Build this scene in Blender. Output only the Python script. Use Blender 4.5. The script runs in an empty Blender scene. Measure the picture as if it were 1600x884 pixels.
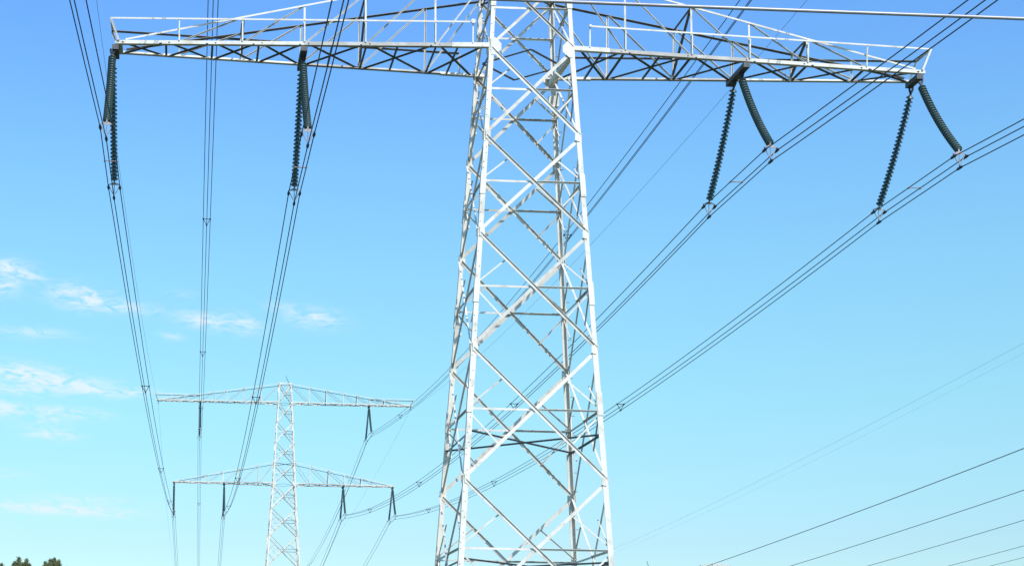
import bpy, bmesh, math, random
from mathutils import Vector, Matrix

R = math.radians
S = bpy.context.scene
COL = S.collection

# ------------------------------------------------------------------ camera
cam_data = bpy.data.cameras.new('camera')
cam = bpy.data.objects.new('camera', cam_data)
COL.objects.link(cam)
cam.location = (0, 0, 1.6)
PITCH, ROLL = 0.068983, 0.015498
cam.rotation_euler = (Matrix.Rotation(math.pi / 2 + PITCH, 3, 'X') @ Matrix.Rotation(ROLL, 3, 'Z')).to_euler()
cam_data.sensor_fit = 'HORIZONTAL'
cam_data.sensor_width = 36
cam_data.lens = 2595.31 / 1600 * 36
cam_data.shift_x = (800 - 427.93) / 1600
cam_data.shift_y = (907.14 - 442) / 1600
cam_data.clip_start = 0.1
cam_data.clip_end = 20000
S.camera = cam

# ------------------------------------------------------------------ sun and exposure
SUN_EL, SUN_AZ = R(46), R(24)            # azimuth: to the right of straight behind the camera
sd = bpy.data.lights.new('sun', 'SUN')
sd.energy = 4.4
sd.angle = R(0.5)
sd.color = (1.0, 0.95, 0.87)
sun = bpy.data.objects.new('sun', sd)
COL.objects.link(sun)
to_sun = Vector((math.sin(SUN_AZ) * math.cos(SUN_EL), -math.cos(SUN_AZ) * math.cos(SUN_EL), math.sin(SUN_EL)))
sun.rotation_euler = to_sun.to_track_quat('Z', 'Y').to_euler()
sun.location = (30, -40, 60)

S.view_settings.view_transform = 'Standard'
S.view_settings.look = 'None'
S.view_settings.gamma = 1
S.view_settings.exposure = 0.0
S.view_settings.use_curve_mapping = False


# ------------------------------------------------------------------ world: Nishita sky with thin clouds
def srgb(r, g, b):
    f = lambda c: (c / 255 / 12.92) if c / 255 <= 0.04045 else ((c / 255 + 0.055) / 1.055) ** 2.4
    return (f(r), f(g), f(b), 1)


w = bpy.data.worlds.new('World')
S.world = w
w.use_nodes = True
nt = w.node_tree
nt.nodes.clear()


def N(kind, **kw):
    n = nt.nodes.new(kind)
    for k, v in kw.items():
        setattr(n, k, v)
    return n


def L(a, b):
    nt.links.new(a, b)


def MATH(op, a, b=None, c=None, clamp=False):
    n = N('ShaderNodeMath', operation=op, use_clamp=clamp)
    for i, v in enumerate((a, b, c)):
        if v is None:
            continue
        if isinstance(v, (int, float)):
            n.inputs[i].default_value = v
        else:
            L(v, n.inputs[i])
    return n.outputs[0]


out = N('ShaderNodeOutputWorld')
bg = N('ShaderNodeBackground')
bg.inputs['Strength'].default_value = 0.15
L(bg.outputs[0], out.inputs['Surface'])
sky = N('ShaderNodeTexSky', sky_type='NISHITA')
sky.sun_disc = False
sky.sun_elevation = SUN_EL
sky.sun_rotation = math.pi - SUN_AZ
sky.altitude = 0
sky.air_density = 1.0
sky.dust_density = 0.6
sky.ozone_density = 1.5
tc = N('ShaderNodeTexCoord')
sep = N('ShaderNodeSeparateXYZ')
L(tc.outputs['Generated'], sep.inputs[0])
elev = MATH('ARCSINE', sep.outputs['Z'])
azim = MATH('ARCTAN2', sep.outputs['X'], sep.outputs['Y'])
# colour grade of the clear sky with height above the horizon (azure high up, pale cyan low down)
grade = N('ShaderNodeValToRGB')
GRADE = [(0.0, (0.4458, 0.5518, 0.5778)), (0.1733, (0.4458, 0.5518, 0.5778)), (0.3367, (0.4961, 0.7102, 0.6499)), (0.4733, (0.5263, 0.7831, 0.7615)), (0.5833, (0.5127, 0.7942, 0.8586)), (0.7433, (0.4541, 0.7409, 1.0)), (1.0, (0.4087, 0.7039, 1.0))]
el = grade.color_ramp.elements
while len(el) < len(GRADE):
    el.new(0.5)
for e, (pos, c) in zip(el, GRADE):
    e.position = pos
    e.color = (*c, 1)
L(MATH('DIVIDE', elev, R(30), clamp=True), grade.inputs['Fac'])
mul = N('ShaderNodeMix', data_type='RGBA', blend_type='MULTIPLY')
mul.inputs[0].default_value = 1
L(sky.outputs[0], mul.inputs[6])
L(grade.outputs[0], mul.inputs[7])
gain = N('ShaderNodeVectorMath', operation='SCALE')
L(mul.outputs[2], gain.inputs[0])
gain.inputs['Scale'].default_value = 1.6803

# thin broken clouds low in the north-west: soft patches (azimuth, elevation, half widths in degrees, strength)
CLOUDS = [(-9.3, 14.6, 0.75, 0.22, 1.1), (-9.6, 14.05, 0.5, 0.3, 1.0), (-8.6, 14.3, .5, .15, .5), (-6.9, 13.75, 0.85, 0.30, 1.25), (-5.3, 13.45, 1.0, 0.16, .7),
          (-8.6, 12.5, 1.2, 0.16, 0.55), (-2.4, 13.1, 0.95, 0.22, 1.0), (-1.1, 13.0, 0.5, 0.25, 0.7), (1.3, 13.25, 0.8, 0.24, 0.95), (0.1, 13.6, 0.5, .14, .5),
          (-3.7, 12.55, 0.35, 0.1, 0.7), (-3.4, 14.0, .5, .1, .3),
          (-8.9, 11.15, 1.1, 0.26, 1.05), (-7.4, 10.85, 1.4, 0.25, 1.0), (-5.7, 10.62, 1.3, 0.15, 0.9), (-9.0, 10.55, 1.0, .15, .7),
          (-9.6, 9.9, 0.8, 0.24, 1.1), (-7.3, 9.85, 1.2, 0.16, 0.85), (-7.9, 9.55, .7, .12, .6), (-7.8, 9.1, 0.8, 0.16, 0.95),
          (-8.4, 6.62, 2.2, 0.16, 1.0), (-6.4, 6.5, 1.6, .14, .7), (-6.6, 6.95, 1.5, .12, .45), (-9.3, 7.7, .8, .15, .35)]
total = None
for az, e0, a, b, s in CLOUDS:
    e0 -= 0.3
    b *= 1.1
    dx = MATH('MULTIPLY', MATH('SUBTRACT', azim, R(az)), 1 / R(a))
    dy = MATH('MULTIPLY', MATH('SUBTRACT', elev, R(e0)), 1 / R(b))
    # patches hang slightly, right end lower
    dy = MATH('ADD', dy, MATH('MULTIPLY', dx, 0.25 if b < .3 else .15))
    r2 = MATH('ADD', MATH('MULTIPLY', dx, dx), MATH('MULTIPLY', dy, dy))
    g = MATH('MULTIPLY', MATH('POWER', 2.718, MATH('MULTIPLY', r2, -0.8)), s)
    total = g if total is None else MATH('ADD', total, g)
cv = N('ShaderNodeCombineXYZ')
L(MATH('ADD', MATH('MULTIPLY', azim, 75), MATH('MULTIPLY', elev, -60)), cv.inputs[0])
L(MATH('ADD', MATH('MULTIPLY', elev, 260), MATH('MULTIPLY', azim, 30)), cv.inputs[1])
nz = N('ShaderNodeTexNoise')
nz.inputs['Scale'].default_value = 1.0
nz.inputs['Detail'].default_value = 8
nz.inputs['Roughness'].default_value = 0.62
nz.inputs['Distortion'].default_value = 0.9
L(cv.outputs[0], nz.inputs['Vector'])
dens = MATH('MULTIPLY', total, MATH('MULTIPLY', MATH('SUBTRACT', nz.outputs['Fac'], 0.38), 4.5, clamp=True), clamp=True)
dens = MATH('MULTIPLY', dens, 0.92)
cl = N('ShaderNodeMix', data_type='RGBA')
L(dens, cl.inputs[0])
L(gain.outputs[0], cl.inputs[6])
CLOUD_COL = (5.3, 6.2, 6.9, 1)
cl.inputs[7].default_value = CLOUD_COL
L(cl.outputs[2], bg.inputs['Color'])


# ------------------------------------------------------------------ materials
def mat(name, base, rough=0.5, metal=0.0, var=None, scale=3.0, lo=0.45, hi=0.7, spec=None, stretch=(1, 1, 1), bump=0):
    m = bpy.data.materials.new(name)
    m.use_nodes = True
    t = m.node_tree
    b = t.nodes['Principled BSDF']
    b.inputs['Base Color'].default_value = (*base, 1)
    b.inputs['Roughness'].default_value = rough
    b.inputs['Metallic'].default_value = metal
    if spec is not None:
        b.inputs['Specular IOR Level'].default_value = spec
    if var:
        co = t.nodes.new('ShaderNodeTexCoord')
        mp = t.nodes.new('ShaderNodeMapping')
        mp.inputs['Scale'].default_value = stretch
        t.links.new(co.outputs['Object'], mp.inputs[0])
        n = t.nodes.new('ShaderNodeTexNoise')
        n.inputs['Scale'].default_value = scale
        n.inputs['Detail'].default_value = 6
        n.inputs['Roughness'].default_value = 0.65
        t.links.new(mp.outputs[0], n.inputs['Vector'])
        cr = t.nodes.new('ShaderNodeValToRGB')
        cr.color_ramp.elements[0].position = lo
        cr.color_ramp.elements[0].color = (*base, 1)
        cr.color_ramp.elements[1].position = hi
        cr.color_ramp.elements[1].color = (*var, 1)
        t.links.new(n.outputs['Fac'], cr.inputs[0])
        t.links.new(cr.outputs[0], b.inputs['Base Color'])
        if bump:
            bp = t.nodes.new('ShaderNodeBump')
            bp.inputs['Strength'].default_value = bump
            t.links.new(n.outputs['Fac'], bp.inputs['Height'])
            t.links.new(bp.outputs[0], b.inputs['Normal'])
    return m


STEEL = mat('painted_steel', (0.755, 0.72, 0.635), 0.55, 0, (0.46, 0.41, 0.33), 1.5, 0.50, 0.76, bump=.1)
STEEL2 = mat('brace_steel', (0.745, 0.71, 0.63), 0.55, 0, (0.43, 0.385, 0.315), 1.7, 0.49, 0.75, bump=.1)
def vary(m, lo, hi):
    """every member a slightly different tone, as bars from different batches weather"""
    t = m.node_tree
    b = t.nodes['Principled BSDF']
    src = b.inputs['Base Color'].links[0].from_socket
    oi = t.nodes.new('ShaderNodeObjectInfo')
    mr = t.nodes.new('ShaderNodeMapRange')
    mr.inputs['To Min'].default_value = lo
    mr.inputs['To Max'].default_value = hi
    t.links.new(oi.outputs['Random'], mr.inputs['Value'])
    sc = t.nodes.new('ShaderNodeVectorMath')
    sc.operation = 'SCALE'
    t.links.new(src, sc.inputs[0])
    t.links.new(mr.outputs[0], sc.inputs['Scale'])
    t.links.new(sc.outputs[0], b.inputs['Base Color'])


vary(STEEL, 0.92, 1.03)
vary(STEEL2, 0.74, 1.06)
TAN = mat('weathered_steel', (0.44, 0.41, 0.37), 0.6, 0, (0.60, 0.58, 0.54), 1.4, 0.45, 0.68)
BOLT = mat('dull_bolt_steel', (0.16, 0.15, 0.15), 0.5, 0.4)
GLASS = mat('dark_glazed_insulator', (0.055, 0.10, 0.103), 0.32, 0, (0.095, 0.145, 0.147), 9, 0.4, 0.7)
SHADEBEAM = mat('shade_toned_hanger_steel', (0.07, 0.075, 0.085), 0.55, 0.2, (0.12, 0.115, 0.11), 4)  # hanger beams: the shade under the arm is put into this dark colour
SHADESTEEL = mat('shade_darkened_steel', (0.20, 0.20, 0.205), 0.55, 0.3, (0.13, 0.13, 0.135), 3)  # darker steel for far-side and inner members, their shade painted into the colour
CAPM = mat('insulator_cap_iron', (0.03, 0.045, 0.05), 0.5, 0.3)
WIRE = mat('weathered_conductor', (0.045, 0.055, 0.07), 0.6, 0.2, (0.07, 0.075, 0.09), 2.0)
PALEWIRE = mat('grey_conductor', (0.17, 0.19, 0.21), 0.6, 0.2, (0.24, 0.25, 0.26), 2.0)
CLAMP = mat('cast_clamp', (0.04, 0.035, 0.045), 0.5, 0.3)
YOKE = mat('galvanised_yoke', (0.40, 0.34, 0.335), 0.5, 0.2, (0.27, 0.20, 0.19), 8)
CABLE = mat('grey_sheathed_cable', (0.42, 0.41, 0.42), 0.38, 0.1, (0.30, 0.29, 0.30), 6, stretch=(1, 6, 6))
BARK = mat('pine_bark', (0.16, 0.10, 0.065), 0.9, 0, (0.09, 0.06, 0.045), 5, bump=.4)


def leaf_mat(name, a, b):
    m = mat(name, a, 0.7, 0, b, 0.9, 0.38, 0.66)
    m.node_tree.nodes['Principled BSDF'].inputs['Specular IOR Level'].default_value = 0.25
    t = m.node_tree
    b, o = t.nodes['Principled BSDF'], t.nodes['Material Output']
    tr = t.nodes.new('ShaderNodeBsdfTranslucent')
    mx = t.nodes.new('ShaderNodeMixShader')
    mx.inputs[0].default_value = 0.45
    src = b.inputs['Base Color'].links[0].from_socket
    t.links.new(src, tr.inputs['Color'])
    t.links.new(b.outputs[0], mx.inputs[1])
    t.links.new(tr.outputs[0], mx.inputs[2])
    t.links.new(mx.outputs[0], o.inputs['Surface'])
    return m


LEAF = leaf_mat('pine_needles', (0.175, 0.21, 0.085), (0.25, 0.26, 0.125))
LEAF2 = leaf_mat('pine_needles_dark', (0.165, 0.205, 0.10), (0.225, 0.245, 0.13))


def ground_mat():
    m = mat('meadow_grass', (0.045, 0.065, 0.022), 0.95, 0, (0.085, 0.085, 0.035), 0.06, 0.4, 0.65)
    return m


GROUND = ground_mat()


# ------------------------------------------------------------------ mesh helpers
def V(*a):
    return Vector(a)


def finish(name, bm, mats, parent=None, smooth=False):
    me = bpy.data.meshes.new(name)
    bmesh.ops.recalc_face_normals(bm, faces=bm.faces[:])
    bm.to_mesh(me)
    bm.free()
    if smooth:
        for p in me.polygons:
            p.use_smooth = True
    for m in (mats if isinstance(mats, (list, tuple)) else [mats]):
        me.materials.append(m)
    o = bpy.data.objects.new(name, me)
    COL.objects.link(o)
    if parent is not None:
        o.parent = parent
    return o


def tag(o, label=None, cat=None, group=None, kind=None):
    if label: o['label'] = label
    if cat: o['category'] = cat
    if group: o['group'] = group
    if kind: o['kind'] = kind
    return o


def empty(name, loc=(0, 0, 0), rz=0):
    o = bpy.data.objects.new(name, None)
    COL.objects.link(o)
    o.location = loc
    o.rotation_euler = (0, 0, rz)
    o.empty_display_size = 0.5
    return o


def obox(bm, p, q, u, n, u0, u1, n0, n1, mi=0):
    """box along p->q with cross-section u0..u1 by n0..n1"""
    vs = [bm.verts.new(e + u * a + n * b) for e in (p, q) for a, b in ((u0, n0), (u1, n0), (u1, n1), (u0, n1))]
    for f in ((0, 1, 2, 3), (7, 6, 5, 4), (0, 4, 5, 1), (1, 5, 6, 2), (2, 6, 7, 3), (3, 7, 4, 0)):
        bm.faces.new([vs[i] for i in f]).material_index = mi


def angle(bm, p, q, n, wd, off=0.0, lip=0, edge=1, lipw=None, t=0.014, mi=0):
    """rolled steel angle: one flange in the plane whose outward normal is n, the other turned out (lip=1) or in (lip=-1)
    along the upper (edge=1) or lower (edge=-1) edge; lip=0 leaves a flat bar"""
    p, q, n = Vector(p), Vector(q), Vector(n).normalized()
    d = (q - p).normalized()
    n = (n - d * n.dot(d)).normalized()
    u = n.cross(d)
    if abs(u.z) > 1e-3:
        if u.z < 0: u = -u
    elif u.x < 0:
        u = -u
    o = n * off
    h = wd / 2
    obox(bm, p + o, q + o, u, n, -h, h, 0, t, mi)
    if lip:
        lw = lipw or wd
        a, b = (h - t, h) if edge > 0 else (-h, -h + t)
        if lip > 0:
            obox(bm, p + o, q + o, u, n, a, b, t, lw, mi)
        else:
            obox(bm, p + o, q + o, u, n, a, b, -lw, 0, mi)


def tube(bm, pts, r, k=6, cap=True, mi=0):
    rings = []
    pts = [Vector(p) for p in pts]
    for i, p in enumerate(pts):
        d = (pts[min(i + 1, len(pts) - 1)] - pts[max(i - 1, 0)]).normalized()
        a = d.orthogonal().normalized() if i == 0 else (pa - d * pa.dot(d)).normalized()
        pa = a
        b = d.cross(a)
        rr = r[i] if isinstance(r, (list, tuple)) else r
        rings.append([bm.verts.new(p + (a * math.cos(2 * math.pi * j / k) + b * math.sin(2 * math.pi * j / k)) * rr) for j in range(k)])
    for x, y in zip(rings, rings[1:]):
        for j in range(k):
            bm.faces.new((x[j], x[(j + 1) % k], y[(j + 1) % k], y[j])).material_index = mi
    if cap:
        bm.faces.new(rings[0][::-1]).material_index = mi
        bm.faces.new(rings[-1]).material_index = mi


def lathe(bm, prof, k=14, M=Matrix.Identity(4), mi=0):
    rings = [[bm.verts.new(M @ V(r * math.cos(2 * math.pi * j / k), r * math.sin(2 * math.pi * j / k), z)) for j in range(k)] for r, z in prof]
    for x, y in zip(rings, rings[1:]):
        for j in range(k):
            bm.faces.new((x[j], x[(j + 1) % k], y[(j + 1) % k], y[j])).material_index = mi
    bm.faces.new(rings[0][::-1]).material_index = mi
    bm.faces.new(rings[-1]).material_index = mi


def plate(bm, pts, n, t=0.016, mi=0):
    a = [bm.verts.new(Vector(p)) for p in pts]
    b = [bm.verts.new(Vector(p) + Vector(n) * t) for p in pts]
    bm.faces.new(a[::-1]).material_index = mi
    bm.faces.new(b).material_index = mi
    k = len(pts)
    for i in range(k):
        bm.faces.new((a[i], a[(i + 1) % k], b[(i + 1) % k], b[i])).material_index = mi


# ------------------------------------------------------------------ ground
g = bmesh.new()
n = 24
ext = 9000
grid = [[g.verts.new((-ext + 2 * ext * i / n, -ext + 2 * ext * j / n, 0)) for j in range(n + 1)] for i in range(n + 1)]
for i in range(n):
    for j in range(n):
        g.faces.new((grid[i][j], grid[i + 1][j], grid[i + 1][j + 1], grid[i][j + 1]))
tag(finish('ground', g, GROUND), kind='structure')

# ------------------------------------------------------------------ lattice pylons
ARM_L, TOP_L = 15.0, 17.3          # half lengths of the lower and the upper crossarm
TOP_Z = 11.1                       # upper crossarm above the lower one
XOL, XIL, XIR, XOR, XT = 15.22, 8.25, 8.14, 14.98, 11.5
BOL, BIL, BIR, BOR = 14.85, 8.08, 8.10, 14.85      # the same on the distant pylon     # where the strings hang
XB = [3.5, 6.03, 8.25, 10.5, 12.8]


def hw(z):
    """half width of the body, z measured from the lower crossarm"""
    return (1.442 - 0.06325 * z if z < 0 else 1.442 - 0.050 * z) + 0.11


def pylon(base, rz, zb, label, rails):
    root = empty('transmission_pylon', base, rz)
    tag(root, label, 'pylon', 'lattice pylons of the high voltage line')
    rnd = random.Random(5)
    nodes = [13.6, 11.05, 8.4, 5.6, 2.83, -0.07, -3.4, -7.03, -11.24, -15.98, -21.2]
    nodes = nodes + [-zb] if zb < 27 else nodes + [-26.0, -zb]

    def C(sx, sy, z, k=0.0):
        a = hw(z) + k
        return V(sx * a, sy * a, z + zb)

    # legs: heavy angles with splice plates and step bolts
    for sx, sy in ((-1, -1), (1, -1), (1, 1), (-1, 1)):
        b = bmesh.new()
        for z1, z2, wd in ((13.75, 5.6, 0.13), (5.6, -0.07, 0.15), (-0.07, -11.24, 0.172), (-11.24, -zb, 0.195)):
            p, q = C(sx, sy, z1), C(sx, sy, z2)
            obox(b, p, q, V(-sx, 0, 0), V(0, -sy, 0), 0, wd, 0, 0.026)
            obox(b, p, q, V(-sx, 0, 0), V(0, -sy, 0), 0, 0.026, 0.026, wd)
        leg = finish('leg', b, STEEL, root)
        for zc in (8.9, 1.9, -5.2, -9.2, -13.2, -19.5):
            s = bmesh.new()
            p, q = C(sx, sy, zc + 0.42), C(sx, sy, zc - 0.42)
            obox(s, p, q, V(-sx, 0, 0), V(0, -sy, 0), -0.024, 0.17, -0.022, -0.002)
            obox(s, p, q, V(-sx, 0, 0), V(0, -sy, 0), -0.024, -0.002, -0.002, 0.17)
            finish('splice_plate', s, STEEL, leg)
        if sx > 0 and sy > 0 and zb < 27:       # climbing bolts on one leg of the near pylon
            z, i = 3.0, 0
            while z > -zb + 3:
                p = C(sx, sy, z)
                s = bmesh.new()
                if i % 2:
                    tube(s, [p + V(-.05, 0, 0), p + V(-.05, .17, 0)], 0.014, 5)
                else:
                    tube(s, [p + V(0, -.05, 0), p + V(.17, -.05, 0)], 0.014, 5)
                finish('step_bolt', s, BOLT, leg)
                z -= 0.36
                i += 1
        if sx < 0 and sy < 0 and zb < 27:       # bolt heads that show as dark dots
            z = 3.0
            while z > -zb + 3:
                p = C(sx, sy, z) + V(.045 + .07 * (rnd.random() > .6), 0, 0)
                s = bmesh.new()
                tube(s, [p + V(0, -.012, 0), p + V(0, .01, 0)], 0.017, 6)
                finish('bolt_head', s, BOLT, leg)
                z -= rnd.choice((.22, .34, .55))
        # concrete footing
        f = bmesh.new()
        q = C(sx, sy, -zb)
        lathe(f, [(0.55, -0.4), (0.55, 0.18), (0.42, 0.3)], 16, Matrix.Translation(q))
        finish('footing', f, TAN, leg)

    # four faces, panel by panel
    for k in range(4):
        rot = Matrix.Rotation(k * math.pi / 2, 3, 'Z')
        for i in range(len(nodes) - 1):
            z1, z2 = nodes[i], nodes[i + 1]
            a1, a2 = hw(z1), hw(z2)
            TLp, TRp, BLp, BRp = V(-a1, -a1, z1 + zb), V(a1, -a1, z1 + zb), V(-a2, -a2, z2 + zb), V(a2, -a2, z2 + zb)
            f = a1 / (a1 + a2)
            X = TLp.lerp(BRp, f)
            zc = X.z
            HL = TLp.lerp(BLp, (z1 + zb - zc) / (z1 - z2))
            HR = TRp.lerp(BRp, (z1 + zb - zc) / (z1 - z2))
            nrm = (TRp - TLp).cross(BLp - TLp)
            if nrm.y > 0: nrm = -nrm
            nrm.normalize()
            e = lambda p: rot @ p
            nr = rot @ nrm
            low = z1 < 0.1
            wd = 0.122 if low else 0.10
            ins = 0.09
            d1 = (BRp - TLp).normalized() * ins
            d2 = (BLp - TRp).normalized() * ins
            b = bmesh.new()
            angle(b, e(TLp + d1), e(BRp - d1), nr, wd, 0.004, 1, 1, .06)        # falling diagonal, lip outwards
            panel = finish('diagonal_brace', b, STEEL2, root)
            b = bmesh.new()
            angle(b, e(TRp + d2), e(BLp - d2), nr, wd, -0.046, -1, 1, .055)     # rising diagonal, lip inwards
            panel2 = finish('diagonal_brace', b, STEEL2, root)
            b = bmesh.new()
            angle(b, e(HL + V(.05, 0, 0)), e(X - V(.01, 0, 0)), nr, 0.078, -0.078, -1, 1, .05)
            finish('horizontal_strut', b, STEEL2, root)
            b = bmesh.new()
            angle(b, e(X + V(.01, 0, 0)), e(HR - V(.05, 0, 0)), nr, 0.068, -0.078, 1, 1, .065)
            finish('horizontal_strut', b, STEEL2, root)
            if low and z2 > -25.5:
                for h, c1, c2 in ((HL, TLp, BLp), (HR, TRp, BRp)):
                    ix = V(.04 if h is HL else -.04, 0, 0)
                    for dz_, c in ((.08, c1), (-.08, c2)):
                        b = bmesh.new()
                        angle(b, e(h + ix + V(0, 0, dz_)), e(c.lerp(X, 0.5)), nr, 0.056, -0.108, -1, 1, .03)
                        finish('secondary_brace', b, STEEL2, panel if (c is TLp or c is BRp) else panel2)
            # gusset plates where the diagonals meet the legs
            gs = 0.32 if abs(z1) < 0.2 else 0.17
            for c, s in ((TLp, 1), (TRp, -1)):
                b = bmesh.new()
                o = e(c) + nr * 0.022
                ax, az = rot @ V(s, 0, 0), V(0, 0, 1)
                plate(b, [o + ax * .05 + az * gs, o + ax * gs * .7 + az * gs, o + ax * gs * 1.35 + az * .1, o + ax * gs * 1.35 - az * .12,
                          o + ax * gs * .6 - az * gs, o + ax * .05 - az * gs], nr, 0.014)
                finish('gusset_plate', b, STEEL, panel if s > 0 else panel2)

    # flat bracing inside the body
    for z, style in ((-0.12, 'diamond'), (-14.3, 'cross'), (-18.84, 'cross'), (TOP_Z - .1, 'diamond'), (2.7, 'cross')):
        a = hw(z) - 0.05
        zz = z + zb
        up = V(0, 0, -1)
        if style == 'cross':
            bars = [(V(-a, a, zz), V(a, -a, zz), .12, 0), (V(-a, -a, zz + .05), V(a, a, zz + .05), .12, 0)]
        else:
            m = [V(0, -a, zz), V(a, 0, zz), V(0, a, zz), V(-a, 0, zz)]
            bars = [(m[i], m[(i + 1) % 4], .11, -.02 * (i % 2)) for i in range(4)]
        for p, q, wd, of in bars:
            b = bmesh.new()
            if style == 'cross':
                angle(b, p, q, V(0, -1, 0), .062, of, 1, 1, .05)
            else:
                angle(b, p, q, up, wd, of, 0)
            finish('plan_brace', b, SHADESTEEL, root)
        for s in (-1, 1):
            b = bmesh.new()
            angle(b, V(s * a, -a, zz - .03), V(s * a, a, zz - .03), V(s, 0, 0), .12 if style != 'cross' else .07, -.06, -1, 1, .05)
            finish('side_tie', b, SHADESTEEL, root)

    # crossarms
    def crossarm(s, z0, LEN, ztop, xs, tipd, railed, hang):
        zb0 = zb + z0
        a0 = hw(z0)
        aT = hw(ztop)
        zt = zb + ztop
        dep = lambda x: tipd + (a0 - .05 - tipd) * (LEN - x) / (LEN - a0)
        bot = lambda x, f, dz=0: V(s * x, f * dep(x), zb0 + dz)
        tT, tB = V(s * aT, 0, zt), V(s * (LEN - .25), 0, zb0 + 0.10)
        depT = lambda x: aT + (tipd - aT) * (x - aT) / (LEN - .25 - aT)
        top = lambda x, f: V(s * x, f * depT(x), zt + (zb0 + .10 - zt) * (x - aT) / (LEN - .25 - aT))
        b = bmesh.new()
        for f in (-1, 1):
            nn = V(0, f, 0)
            # main bottom chord: white outer length, older greyish inner length, white splice at the body
            for x1, x2, mi, dw in ((a0 - .35, 2.9, 0, .02), (2.9, XB[2] if z0 == 0 else 6.0, 1 if z0 == 0 else 0, 0), (XB[2] if z0 == 0 else 6.0, LEN + .12, 0, 0)):
                angle(b, bot(x1, f), bot(x2, f), nn, 0.128 + dw * 1.5, dw * .8, -1, -1, 0.16, mi=mi)
            angle(b, top(aT - .1, f), top(LEN - .25, f), nn, 0.062 if f < 0 else .05, 0, -1, 1, 0.11, mi=0 if f < 0 else 2)  # far top chord gets the steel with shade in its colour
        angle(b, bot(LEN, -1, .0), bot(LEN, 1, .0), V(s, 0, 0), 0.16, .02, -1, -1)
        arm = finish('crossarm', b, [STEEL, TAN, SHADESTEEL], root)
        # hollow truss sides: posts, diagonals
        px = [x for x in xs if x < LEN - 2.5]
        for f in (-1, 1):
            nn = V(0, f, 0)
            for x in px:
                b = bmesh.new()
                angle(b, bot(x, f, .05), top(x, f), nn, 0.07, -0.03, -1, 1, .05)
                finish('post', b, STEEL2, arm)
            prev = aT
            for j, x in enumerate(xs):
                b = bmesh.new()
                angle(b, bot(x - .08, f, .06), top(prev + (.05 if j else 0), f), nn, 0.05, -0.06, 1 if f < 0 else -1, 1, .045)
                finish('diagonal_brace', b, STEEL2, arm)
                prev = x
        # cross frames between the two sides
        for x in px[1::2]:
            b = bmesh.new()
            angle(b, top(x, -1), top(x, 1), V(0, 0, -1), 0.08, 0, -1, 1)
            finish('cross_strut', b, SHADESTEEL, arm)
            b = bmesh.new()
            angle(b, top(x, -1) - V(0, 0, .06), bot(x, 1, .1), V(s, 0, 0), 0.07, .0, -1, 1)
            finish('cross_strut', b, SHADESTEEL, arm)
        # floor bracing
        inner = [a0 + .1] + [x for x in xs if x <= hang[0] + .1]
        outer0 = inner[-1]
        m = 4
        outer = [outer0 + (LEN - outer0) * i / m for i in range(1, m + 1)]
        segs = list(zip(inner, inner[1:])) + list(zip([outer0] + outer, outer))
        for j, (x1, x2) in enumerate(segs):
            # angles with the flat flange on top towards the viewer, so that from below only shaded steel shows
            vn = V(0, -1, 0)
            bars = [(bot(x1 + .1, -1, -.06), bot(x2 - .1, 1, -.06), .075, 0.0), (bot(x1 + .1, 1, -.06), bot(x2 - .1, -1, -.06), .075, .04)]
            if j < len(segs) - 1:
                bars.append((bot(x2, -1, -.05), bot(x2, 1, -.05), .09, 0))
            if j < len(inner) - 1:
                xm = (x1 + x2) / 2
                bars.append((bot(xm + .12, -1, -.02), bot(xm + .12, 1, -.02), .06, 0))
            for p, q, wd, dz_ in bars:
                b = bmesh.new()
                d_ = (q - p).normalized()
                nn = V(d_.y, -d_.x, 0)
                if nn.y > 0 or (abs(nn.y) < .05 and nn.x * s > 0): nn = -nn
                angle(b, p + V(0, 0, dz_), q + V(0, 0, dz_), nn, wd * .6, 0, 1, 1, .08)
                finish('floor_brace', b, SHADESTEEL, arm)
        # beams the insulator strings hang from
        for x in hang:
            b = bmesh.new()
            obox(b, bot(x, -1, -.17), bot(x, 1, -.17), V(1, 0, 0), V(0, 0, 1), -.12, .12, -.10, .08)
            finish('hanger_beam', b, SHADEBEAM, arm)
        if railed:
            hgt = 0.83
            ends = {}
            for f in (-1, 1):
                x0 = railed
                nn = V(0, f, 0)
                end = ends[f] = V(s * (LEN + .30), f * (tipd + .12), zb0 + hgt)
                p0 = bot(x0, f, hgt) + V(0, f * .06, 0)
                b = bmesh.new()
                angle(b, p0, end, nn, 0.06, 0, -1, 1, .07)
                r = finish('handrail', b, STEEL if f < 0 else SHADESTEEL, arm)  # far rail is coloured dark to stand for its shaded side
                b = bmesh.new()
                angle(b, bot(LEN, f, .05) + V(0, f * .06, 0), end, nn, 0.075, .002, -1, 1, .07)
                finish('rail_post', b, TAN if s < 0 else STEEL, arm)
                for x in [x0] + [x for x in xs if x > x0]:
                    q = p0.lerp(end, (x - x0) / (LEN + .3 - x0))
                    b = bmesh.new()
                    angle(b, bot(x, f, .05) + V(0, f * .06, 0), q, nn, 0.045, -.02, -1, 1, .04)
                    finish('rail_post', b, STEEL, arm)
                if f < 0 and railed < 3:
                    b = bmesh.new()
                    M = Matrix.Translation(p0 + V(0, -.05, 0)) @ Matrix.Rotation(math.pi / 2, 4, 'X')
                    rr = .10 if s < 0 else .06
                    lathe(b, [(rr * .85, -.02), (rr, 0), (rr * .85, .02)], 9, M)
                    finish('end_plate', b, STEEL, arm)
            b = bmesh.new()
            angle(b, ends[-1], ends[1], V(s, 0, 0), .06, .003, -1, 1, .06)
            finish('handrail', b, STEEL, arm)
        return arm

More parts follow.
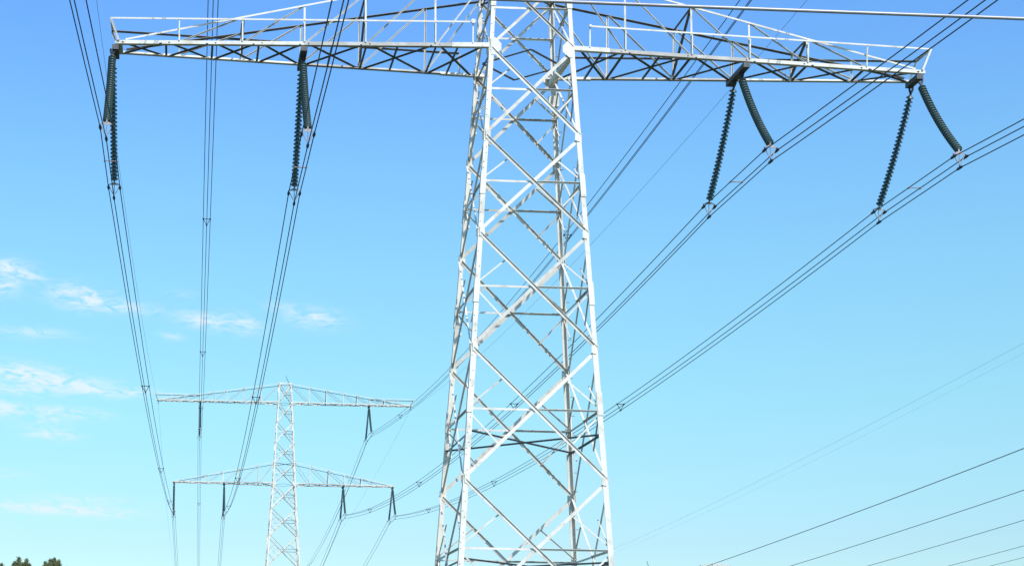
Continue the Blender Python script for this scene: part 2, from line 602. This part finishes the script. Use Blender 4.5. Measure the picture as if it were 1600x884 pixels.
    for s in (-1, 1):
        crossarm(s, 0.0, ARM_L, 2.83, XB, 0.50, 2.15 if rails else 0, ((XIL, XOL - .1) if s < 0 else (XIR, XOR - .06)) if rails else ((BIL, BOL) if s < 0 else (BIR, BOR)))
        crossarm(s, TOP_Z, TOP_L, 13.6, [3.3, 5.6, 7.9, 9.8, 11.5, 13.5, 15.4], 0.45, 11.5, (XT,))
    for k in range(4):
        rot = Matrix.Rotation(k * math.pi / 2, 3, 'Z')
        a = hw(13.6)
        b = bmesh.new()
        angle(b, rot @ V(-a, -a, zb + 13.68), rot @ V(a, -a, zb + 13.68), rot @ V(0, -1, 0), .14, .01, -1, 1, .08)
        finish('peak_strut', b, STEEL, root)
    # lightning rod leaning on the peak
    b = bmesh.new()
    tube(b, [V(.55, -.5, zb + 13.5), V(.5, -.5, zb + 13.75), V(0.02, -.55, zb + 14.75)], [.05, .045, .03], 6)
    finish('lightning_rod', b, BOLT, root)
    # earth wire clamps below the tips of the upper crossarm
    for s in (-1, 1):
        b = bmesh.new()
        tube(b, [V(s * (TOP_L - .1), 0, zb + TOP_Z - .12), V(s * (TOP_L - .1), 0, zb + TOP_Z - .45)], .03, 6)
        tube(b, [V(s * (TOP_L - .1), -.2, zb + TOP_Z - .47), V(s * (TOP_L - .1), .2, zb + TOP_Z - .47)], .05, 6)
        finish('earth_wire_clamp', b, CLAMP, root)
    return root


A_LOC, A_RZ, A_ZB = (8.986, 60.41, 0), 0.05608, 25.275
B_LOC, B_RZ, B_ZB = (1.127, 224.166, 0), 0.05287, 30.275
pylon_near = pylon(A_LOC, A_RZ, A_ZB, 'large white steel lattice pylon in front with a handrail along its crossarm', True)
pylon_far = pylon(B_LOC, B_RZ, B_ZB, 'smaller distant lattice pylon showing both crossarms, left of the large pylon', False)

# a few fittings that only the near pylon shows: a box on the back right leg
b = bmesh.new()
c = V(hw(-.9) - .05, hw(-.9) - .10, A_ZB - .95)
obox(b, c - V(.28, 0, .02), c + V(.12, 0, .02), V(0, 0, 1), V(0, 1, 0), -.20, .22, -.14, .0)
o = finish('junction_box', b, STEEL, pylon_near)
b = bmesh.new()
obox(b, V(1.45, -1.35, A_ZB - .35), V(1.35, 1.3, A_ZB - .35), V(1, 0, 0), V(0, 0, 1), -.09, .09, -.02, .14)
finish('tie_beam', b, STEEL, pylon_near)

MA = Matrix.Translation(A_LOC) @ Matrix.Rotation(A_RZ, 4, 'Z')
MB = Matrix.Translation(B_LOC) @ Matrix.Rotation(B_RZ, 4, 'Z')

# ------------------------------------------------------------------ insulator strings
D_A, D_B = 4.15, 4.35
SPREAD = 3.42
BUNDLE = [(-0.22, -0.06), (0.22, -0.06), (0.0, -0.46)]     # x, z of the three wires at the clamp

disc_bm = bmesh.new()
lathe(disc_bm, [(0.03, .070), (0.062, .064), (0.07, .026), (0.10, .016), (0.136, -.012), (0.145, -.034), (0.125, -.046), (0.09, -.036), (0.075, -.06), (.05, -.085)], 14)
disc_me = bpy.data.meshes.new('insulator_disc')
bmesh.ops.recalc_face_normals(disc_bm, faces=disc_bm.faces[:])
disc_bm.to_mesh(disc_me)
disc_bm.free()
for p_ in disc_me.polygons: p_.use_smooth = True
disc_me.materials.append(GLASS)


def string_path(Tp, Bp, sag):
    mid = (Tp + Bp) / 2
    d = (Bp - Tp).normalized()
    dn = V(0, 0, -1)
    off = (dn - d * dn.dot(d)).normalized() * sag
    return lambda t: Tp.lerp(Bp, t) + off * (4 * t * (1 - t))


def insulator(M, x, sy, zb, D, label, group, detailed):
    """one string from the hanger beam down and along the line to the wire clamp; sy=-1 towards the viewer"""
    top0 = V(x, sy * 0.40, zb - .27)
    Tp = V(x, sy * 0.46, zb - .54)
    Bp = V(x, sy * (SPREAD - .06), zb - D + .22)
    root = empty('insulator_string', M @ top0, A_RZ)
    tag(root, label, 'insulator', group)
    L0 = lambda v: v - top0
    b = bmesh.new()      # shackle and two links
    for s in (-1, 1):
        tube(b, [L0(V(x + s * .07, sy * .40, zb - .24)), L0(V(x + s * .06, sy * .41, zb - .36)), L0(V(x, sy * .45, zb - .50)), L0(Tp)], .04, 6)
    finish('hanger_link', b, CLAMP, root)
    path = string_path(Tp, Bp, 0.13)
    n = 29
    if detailed:
        for i in range(n):
            t = (i + .5) / n
            d = (path(min(1, t + .02)) - path(max(0, t - .02))).normalized()
            o = bpy.data.objects.new('insulator_disc', disc_me)
            COL.objects.link(o)
            o.parent = root
            o.location = L0(path(t))
            o.rotation_mode = 'QUATERNION'
            o.rotation_quaternion = (-d).to_track_quat('Z', 'Y')
    else:
        b = bmesh.new()
        for i in range(n):
            t = (i + .5) / n
            d = (path(min(1, t + .02)) - path(max(0, t - .02))).normalized()
            Mx = Matrix.Translation(L0(path(t))) @ (-d).to_track_quat('Z', 'Y').to_matrix().to_4x4()
            lathe(b, [(0.06, .07), (0.07, .02), (0.142, -.025), (0.12, -.045), (0.06, -.085)], 10, Mx)
        finish('disc_stack', b, GLASS, root)
    b = bmesh.new()
    tube(b, [L0(path(i / 12)) for i in range(13)], .022, 6)
    finish('core_rod', b, CAPM, root)
    # yoke plate that carries the three wire clamps
    yc = V(x, sy * SPREAD, zb - D)
    b = bmesh.new()
    plate(b, [L0(yc + V(-.25, 0, .05)), L0(yc + V(.25, 0, .05)), L0(yc + V(.06, 0, .14)), L0(yc + V(-.06, 0, .14))], V(0, .02, 0), 1.0)
    tube(b, [L0(path(1)), L0(yc + V(0, .01, .10))], .03, 6)
    tube(b, [L0(yc + V(0, .01, .06)), L0(yc + V(0, .01, -.40))], .016, 6)
    tube(b, [L0(yc + V(-.22, .01, .05)), L0(yc + V(-.05, .01, -.30))], .014, 6)
    tube(b, [L0(yc + V(.22, .01, .05)), L0(yc + V(.05, .01, -.30))], .014, 6)
    finish('yoke_plate', b, YOKE, root)
    for bx, bz in BUNDLE:
        b = bmesh.new()
        c = yc + V(bx, 0, bz)
        tube(b, [L0(c + V(0, -.22, -.01)), L0(c + V(0, -.1, .0)), L0(c + V(0, .1, 0)), L0(c + V(0, .22, -.01))], [.028, .052, .052, .028], 8)
        tube(b, [L0(c + V(0, 0, .11)), L0(c)], .022, 6)
        finish('suspension_clamp', b, CLAMP, root)
    return root


NEARF = {-1: 'camera-side', 1: 'far-side'}
for x, where in ((-XOL, 'under the left end of the large crossarm'), (-XIL, 'halfway along the left half of the large crossarm'),
                 (XIR, 'halfway along the right half of the large crossarm'), (XOR, 'under the right end of the large crossarm')):
    for sy in (-1, 1):
        lab = {-1: 'smooth-looking shorter dark string ', 1: 'ribbed longer dark disc string '}[sy] + where
        insulator(MA, x, sy, A_ZB, D_A, lab, 'insulator strings of the near pylon', True)
for x, z0, where in ((-BOL, 0, 'at the left end of the distant lower crossarm'), (-BIL, 0, 'second from left on the distant lower crossarm'),
                     (BIR, 0, 'second from right on the distant lower crossarm'), (BOR, 0, 'at the right end of the distant lower crossarm'),
                     (-XT, TOP_Z, 'left under the distant upper crossarm'), (XT, TOP_Z, 'right under the distant upper crossarm')):
    for sy in (-1, 1):
        lab = {-1: 'front dark string with higher foot ', 1: 'back dark string with lower foot '}[sy] + where
        insulator(MB, x, sy, B_ZB + z0, D_B, lab, 'insulator strings of the distant pylon', False)

# ------------------------------------------------------------------ wires
def sagspan(P, Q, s, n):
    o = []
    for i in range(n + 1):
        t = i / n
        p = P.lerp(Q, t)
        p.z -= 4 * s * t * (1 - t)
        o.append(p)
    return o


SAG = {(-XOL, 0): 2.0, (-XIL, 0): 2.7, (XIR, 0): 2.7, (XOR, 0): 2.5, (-XT, 1): 2.5, (XT, 1): 2.9}


ATB = {-XOL: -BOL, -XIL: -BIL, XIR: BIR, XOR: BOR, -XT: -XT, XT: XT}      # where a phase hangs on the distant pylon


def wire_path(x, top, bx, bz):
    dz = TOP_Z if top else 0
    xb = ATB[x]
    za, zf = A_ZB + dz - D_A + bz, B_ZB + dz - D_B + bz
    pts = []
    az, a, bb = R(-0.8), 0.085, 0.0004           # span that comes over the viewer
    for i in range(60, 0, -1):
        t = 2.2 * i
        pts.append(MA @ V(x + bx + t * math.sin(az), -SPREAD - t * math.cos(az), za - a * t + bb * t * t))
    pts.append(MA @ V(x + bx, -SPREAD, za))
    far = sagspan(MA @ V(x + bx, SPREAD, za), MB @ V(xb + bx, -SPREAD, zf), SAG[(x, top)], 60)
    pts += far
    pts.append(MB @ V(xb + bx, SPREAD, zf))
    az, a, bb = R(0.5), 0.12, 0.00045
    for i in range(1, 41):
        t = 6.0 * i
        pts.append(MB @ V(xb + bx + t * math.sin(az), SPREAD + t * math.cos(az), zf - a * t + bb * t * t))
    return pts


def wire(name, pts, r, m, label, cat, group, k=6):
    b = bmesh.new()
    o0 = pts[0].copy()
    tube(b, [p - o0 for p in pts], r, k)
    o = finish(name, b, m, None, True)
    o.location = o0
    return tag(o, label, cat, group)


PH = [(-XOL, 0, 'of the leftmost wire bundle'), (-XIL, 0, 'of the third wire bundle from the left'),
      (XIR, 0, 'of the bundle under the inner right strings'), (XOR, 0, 'of the bundle under the outermost right strings'),
      (-XT, 1, 'of the steep second wire bundle from the left'), (XT, 1, 'of the bundle slanting behind the large pylon')]
BN = ['left upper dark wire ', 'right upper dark wire ', 'lower middle dark wire ']
for x, top, where in PH:
    for (bx, bz), bn in zip(BUNDLE, BN):
        wire('conductor_wire', wire_path(x, top, bx, bz), 0.0195, WIRE, bn + where, 'power line', 'bundled conductors of the high voltage line')

for s, side in ((-1, 'left'), (1, 'right')):
    P = MA @ V(s * (TOP_L - .1), 0, A_ZB + TOP_Z - .47)
    Q = MB @ V(s * (TOP_L - .1), 0, B_ZB + TOP_Z - .47)
    pts = [P + V(0.05 * t, -t, -.04 * t + .0003 * t * t) for t in (100, 80, 60, 40, 20)] + sagspan(P, Q, 2.4, 50)
    d = (Q - P).normalized()
    pts += [Q + V(d.x * t, d.y * t, -.09 * t + .0003 * t * t) for t in (10, 20, 35, 50, 80, 120, 170, 220)]
    wire('earth_wire', pts, 0.010, PALEWIRE, 'thin single earth wire running to the %s tip of the distant upper crossarm' % side, 'power line', 'earth wires of the high voltage line')

# triangular spacers that hold each bundle together
def spacer_me():
    b = bmesh.new()
    c = [V(-.22, 0, -.06), V(.22, 0, -.06), V(0, 0, -.46)]
    for p, q in ((0, 1), (1, 2), (2, 0)):
        tube(b, [c[p], c[q]], .02, 6)
    for q in c:
        tube(b, [q - V(0, .10, 0), q + V(0, .10, 0)], .05, 6)
    o = finish('bundle_spacer', b, CLAMP, None)
    return o


sp0 = spacer_me()
first = True


def spacer_rod(x, label):
    b = bmesh.new()
    tube(b, [V(-.24, 0, -.06), V(.24, 0, -.06)], .018, 6)
    for q in (-.22, .22):
        tube(b, [V(q, -.06, -.06), V(q, .06, -.06)], .04, 6)
    o = finish('spacer_rod', b, YOKE, None)
    o.location = MA @ V(x, .2, A_ZB - D_A)
    o.rotation_euler = (0, 0, A_RZ)
    tag(o, label, 'spacer', 'spacer rods by the near insulator strings')


def spacer(x, top, where, label):
    global first
    """where: fraction of the span A-B, or ('A',) between the two clamps of pylon A, or ('C', metres) beyond B"""
    dz = TOP_Z if top else 0
    za, zf = A_ZB + dz - D_A, B_ZB + dz - D_B
    if where == 'A':
        p = MA @ V(x, 0.2, za)
    elif where < 0:
        t = -where
        p = MB @ V(x + t * math.sin(R(.5)), SPREAD + t, zf - .12 * t + .00045 * t * t)
    else:
        P, Q = MA @ V(x, SPREAD, za), MB @ V(ATB[x], -SPREAD, zf)
        p = P.lerp(Q, where)
        p.z -= 4 * SAG[(x, top)] * where * (1 - where)
    o = sp0 if first else sp0.copy()
    if not first: COL.objects.link(o)
    first = False
    o.location = p
    o.rotation_euler = (0, 0, A_RZ)
    return tag(o, label, 'spacer', 'triangular spacers on the wire bundles')


SPW = {(-XOL, 0): 'on the leftmost bundle', (-XIL, 0): 'on the third bundle from the left', (XIR, 0): 'on the bundle under the inner right strings',
       (XOR, 0): 'on the bundle under the outermost right strings', (-XT, 1): 'on the steep second bundle from the left', (XT, 1): 'on the bundle slanting behind the large pylon'}
for (x, top), wh in SPW.items():
    if not top:
        spacer_rod(x, 'short pale spacer rod ' + wh + ' between two string feet')
    spacer(x, top, 0.253, 'first spacer frame beyond the large pylon ' + wh)
    spacer(x, top, 0.535, 'middle spacer frame of the long span ' + wh)
    spacer(x, top, 0.80, 'tiny spacer frame nearest the distant pylon ' + wh)
spacer(-XT, 1, -42, 'tiny spacer frame on the steep bundle below the distant pylon arms')

# a lower line that runs beside the big one on the right
DIR = V(-0.04794, 0.99885, 0)
LOWER = [((31.56, 69.5), 0.020, 'highest and thickest of the single wires at the bottom right corner'),
         ((37.63, 82.94), 0.019, 'second from the top of the single wires at the bottom right corner'),
         ((43.70, 96.39), 0.018, 'third from the top of the single wires at the bottom right corner'),
         ((50.65, 111.8), 0.017, 'fourth from the top of the single wires at the bottom right corner'),
         ((54.55, 120.4), 0.016, 'lowest of the single wires at the bottom right corner')]
for (x, y), r, lab in LOWER:
    pts = []
    for i in range(-20, 41):
        t = i * 5.0
        pts.append(V(x, y, 12.5 - .046 * t + .0002 * t * t) + DIR * t)
    wire('line_wire', pts, r, PALEWIRE, lab, 'power line', 'single wires of the low line on the right')
for x, y, lab in ((67.8, 148.96, 'upper of two hair-thin pale wires rising to the right edge'), (69.7, 153.17, 'lower of two hair-thin pale wires rising to the right edge')):
    pts = []
    for i in range(-15, 41):
        t = i * 8.0
        pts.append(V(x, y, 34.6 - .057 * t + .00012 * t * t) + DIR * t)
    wire('thin_wire', pts, 0.009 if x < 68 else 0.005, PALEWIRE, lab, 'power line', 'hair-thin wires in the sky on the right')

# grey cable strung close above the viewer
P, Q = V(1.44, 12, 6.78), V(5.5, 12, 6.69)
d = (Q - P)
pts = []
for i in range(-12, 21):
    t = i * .35
    p = P + d * t
    p.z += .004 * (t - .5) ** 2
    pts.append(p)
wire('overhead_cable', pts, 0.0125, CABLE, 'thick light grey cable crossing the top of the frame in front of the large pylon', 'cable', None, 12)


# far lattice masts of which only the tips rise above the lower edge
def mast(x, y, h, arm, rod, label):
    root = empty('lattice_mast', (x, y, 0))
    tag(root, label, 'pylon', 'tips of far masts at the lower edge')
    wid = lambda z: 0.45 + 1.9 * (1 - z / h)
    for sx in (-1, 1):
        for sy in (-1, 1):
            b = bmesh.new()
            tube(b, [V(sx * wid(0), sy * wid(0), -.2), V(sx * wid(h), sy * wid(h), h)], .10, 4)
            finish('leg', b, STEEL, root)
    b = bmesh.new()
    nz_ = 11
    zs = [h * (1 - (1 - i / nz_) ** 1.25) for i in range(nz_ + 1)]
    for z1, z2 in zip(zs, zs[1:]):
        for k in range(4):
            M = Matrix.Rotation(k * math.pi / 2, 3, 'Z')
            a1, a2 = wid(z1), wid(z2)
            tube(b, [M @ V(-a1, -a1, z1), M @ V(a2, -a2, z2)], .06, 4)
            tube(b, [M @ V(a1, -a1, z1), M @ V(-a2, -a2, z2)], .06, 4)
            tube(b, [M @ V(-a1, -a1, z1), M @ V(a1, -a1, z1)], .05, 4)
    finish('lattice_brace', b, STEEL2, root)
    if arm:
        for s in (-1, 1):
            b = bmesh.new()
            for f in (-1, 1):
                tube(b, [V(s * .4, f * .45, h - 1.9), V(s * arm, f * .1, h - .9 + .2)], .07, 4)
                tube(b, [V(s * .4, f * .45, h - .1), V(s * arm, f * .1, h - .5)], .07, 4)
                for k in range(1, 5):
                    u = k / 5
                    xx = .4 + (arm - .4) * u
                    tube(b, [V(s * xx, f * (.45 - .35 * u), h - 1.9 + 1.2 * u), V(s * xx, f * (.45 - .35 * u), h - .1 - .4 * u)], .05, 4)
            finish('crossarm', b, STEEL, root)
            b = bmesh.new()
            tube(b, [V(s * arm, 0, h - .6), V(s * (arm - .4), -.3, h - 1.1)], .12, 6)
            finish('wire_clamp', b, CLAMP, root)
    if rod:
        b = bmesh.new()
        tube(b, [V(.30, -.3, h - .3), V(-.16, -.35, h + 1.15)], [.07, .04], 6)
        finish('lightning_rod', b, BOLT, root)
    return root


mast(93.2, 350, 31.05, 3.2, False, 'far pale mast with a short crossarm tip at the bottom edge')
mast(67.6, 300, 25.9, 0, True, 'far mast whose leaning dark rod tip shows right of the large pylon')


# pine tops at the lower left
def pine(x, y, tops, height, crown_w, leaf, label, seed):
    rnd = random.Random(seed)
    root = empty('pine_tree', (x, y, 0))
    tag(root, label, 'tree', 'pines at the lower left corner')
    b = bmesh.new()
    n = 9
    pts = [V(.15 * math.sin(i * .8 + seed), .12 * math.cos(i * 1.1), (height - .8) * i / n) for i in range(n + 1)]
    tube(b, pts, [.24 * (1 - .9 * i / n) + .015 for i in range(n + 1)], 9)
    limbs = []
    for i in range(30):
        z = height * rnd.uniform(.42, .95)
        a = rnd.uniform(0, 6.283)
        ln = crown_w * (0.35 + .65 * min(1, (height - z) / (height * .45))) * rnd.uniform(.6, 1)
        p0 = pts[min(n, int(z / (height - .8) * n))].copy(); p0.z = z - .3
        p1 = p0 + V(math.cos(a) * ln * .6, math.sin(a) * ln * .6, .12 * ln)
        p2 = p0 + V(math.cos(a) * ln, math.sin(a) * ln, .45 * ln)
        tube(b, [p0, p1, p2], [.06, .04, .015], 5)
        limbs.append((p1, p2))
    for tx, tz, tw in tops:
        tube(b, [V(tx * .3, 0, tz - 2.6), V(tx * .9, 0, tz - 1.0), V(tx, 0, tz - .1)], [.05, .035, .012], 5)
    finish('trunk', b, BARK, root)
    b = bmesh.new()

    def needle_tuft(c, s, outw=V(0, 0, 1)):
        for _ in range(3):
            nrm = (outw + V(rnd.gauss(0, .45), rnd.gauss(0, .45), rnd.gauss(0, .35) + .25)).normalized()
            d = V(rnd.gauss(0, .6), rnd.gauss(0, .6), .9)
            d = (d - nrm * d.dot(nrm)).normalized()
            sd_ = nrm.cross(d)
            c2 = c + V(rnd.gauss(0, .06), rnd.gauss(0, .06), rnd.gauss(0, .06))
            L_, W_ = s * rnd.uniform(.7, 1.3), s * rnd.uniform(.25, .45)
            f = [c2 - sd_ * W_ * .4, c2 + sd_ * W_ * .4, c2 + d * L_ * .6 + sd_ * W_ * .5, c2 + d * L_, c2 + d * L_ * .6 - sd_ * W_ * .5]
            b.faces.new([b.verts.new(q) for q in f])
    # upright candle-like tops
    for tx, tz, tw in tops:
        for _ in range(640):
            u = rnd.random() ** .9
            z = tz - 1.9 * u
            rr = tw * (0.34 + 1.15 * min(1, u * 2.0)) * rnd.random() ** .22
            a = rnd.uniform(0, 6.283)
            needle_tuft(V(tx + rr * math.cos(a), rr * math.sin(a), z - .12), .13, V(math.cos(a), math.sin(a), .5))
    # main crown: clumps at the limb ends
    for p1, p2 in limbs:
        for _ in range(6):
            c = p1.lerp(p2, rnd.uniform(.1, 1.1)) + V(rnd.gauss(0, .2), rnd.gauss(0, .2), rnd.gauss(0, .15))
            sz = rnd.uniform(.25, .5)
            for _ in range(34):
                v = V(rnd.gauss(0, 1), rnd.gauss(0, 1), rnd.gauss(0, 1)).normalized() * sz * rnd.random() ** .4
                v.z *= .7
                q = c + v
                if q.z < height - .5:
                    needle_tuft(q, .2, v.normalized())
    finish('crown', b, leaf, root)
    return root


# every top: offset across, height, half width
pine(-24.6, 149.0, [(0.05, 13.15, .34), (-.5, 12.7, .35)], 13.0, 2.2, LEAF2, 'pine top cut by the left edge of the photo', 3)
pine(-23.0, 150.0, [(-.12, 13.84, .24), (-.50, 13.45, .3), (.58, 13.72, .22), (.22, 13.35, .28), (.85, 13.2, .22), (-.8, 13.0, .2)], 13.3, 2.4, LEAF, 'broad twin-pointed pine crown near the left corner', 7)
pine(-20.1, 150.0, [(.20, 13.80, .17), (-.15, 13.70, .3), (-.6, 13.45, .27), (.58, 13.62, .25), (.3, 13.45, .3)], 13.2, 2.3, LEAF, 'rounded pine crown with a small spike right of the twin-pointed one', 11)
pine(-18.9, 151.0, [(0.05, 13.12, .16), (-.3, 12.5, .25)], 12.6, 1.6, LEAF2, 'slim pine tip just right of the rounded crown', 15)
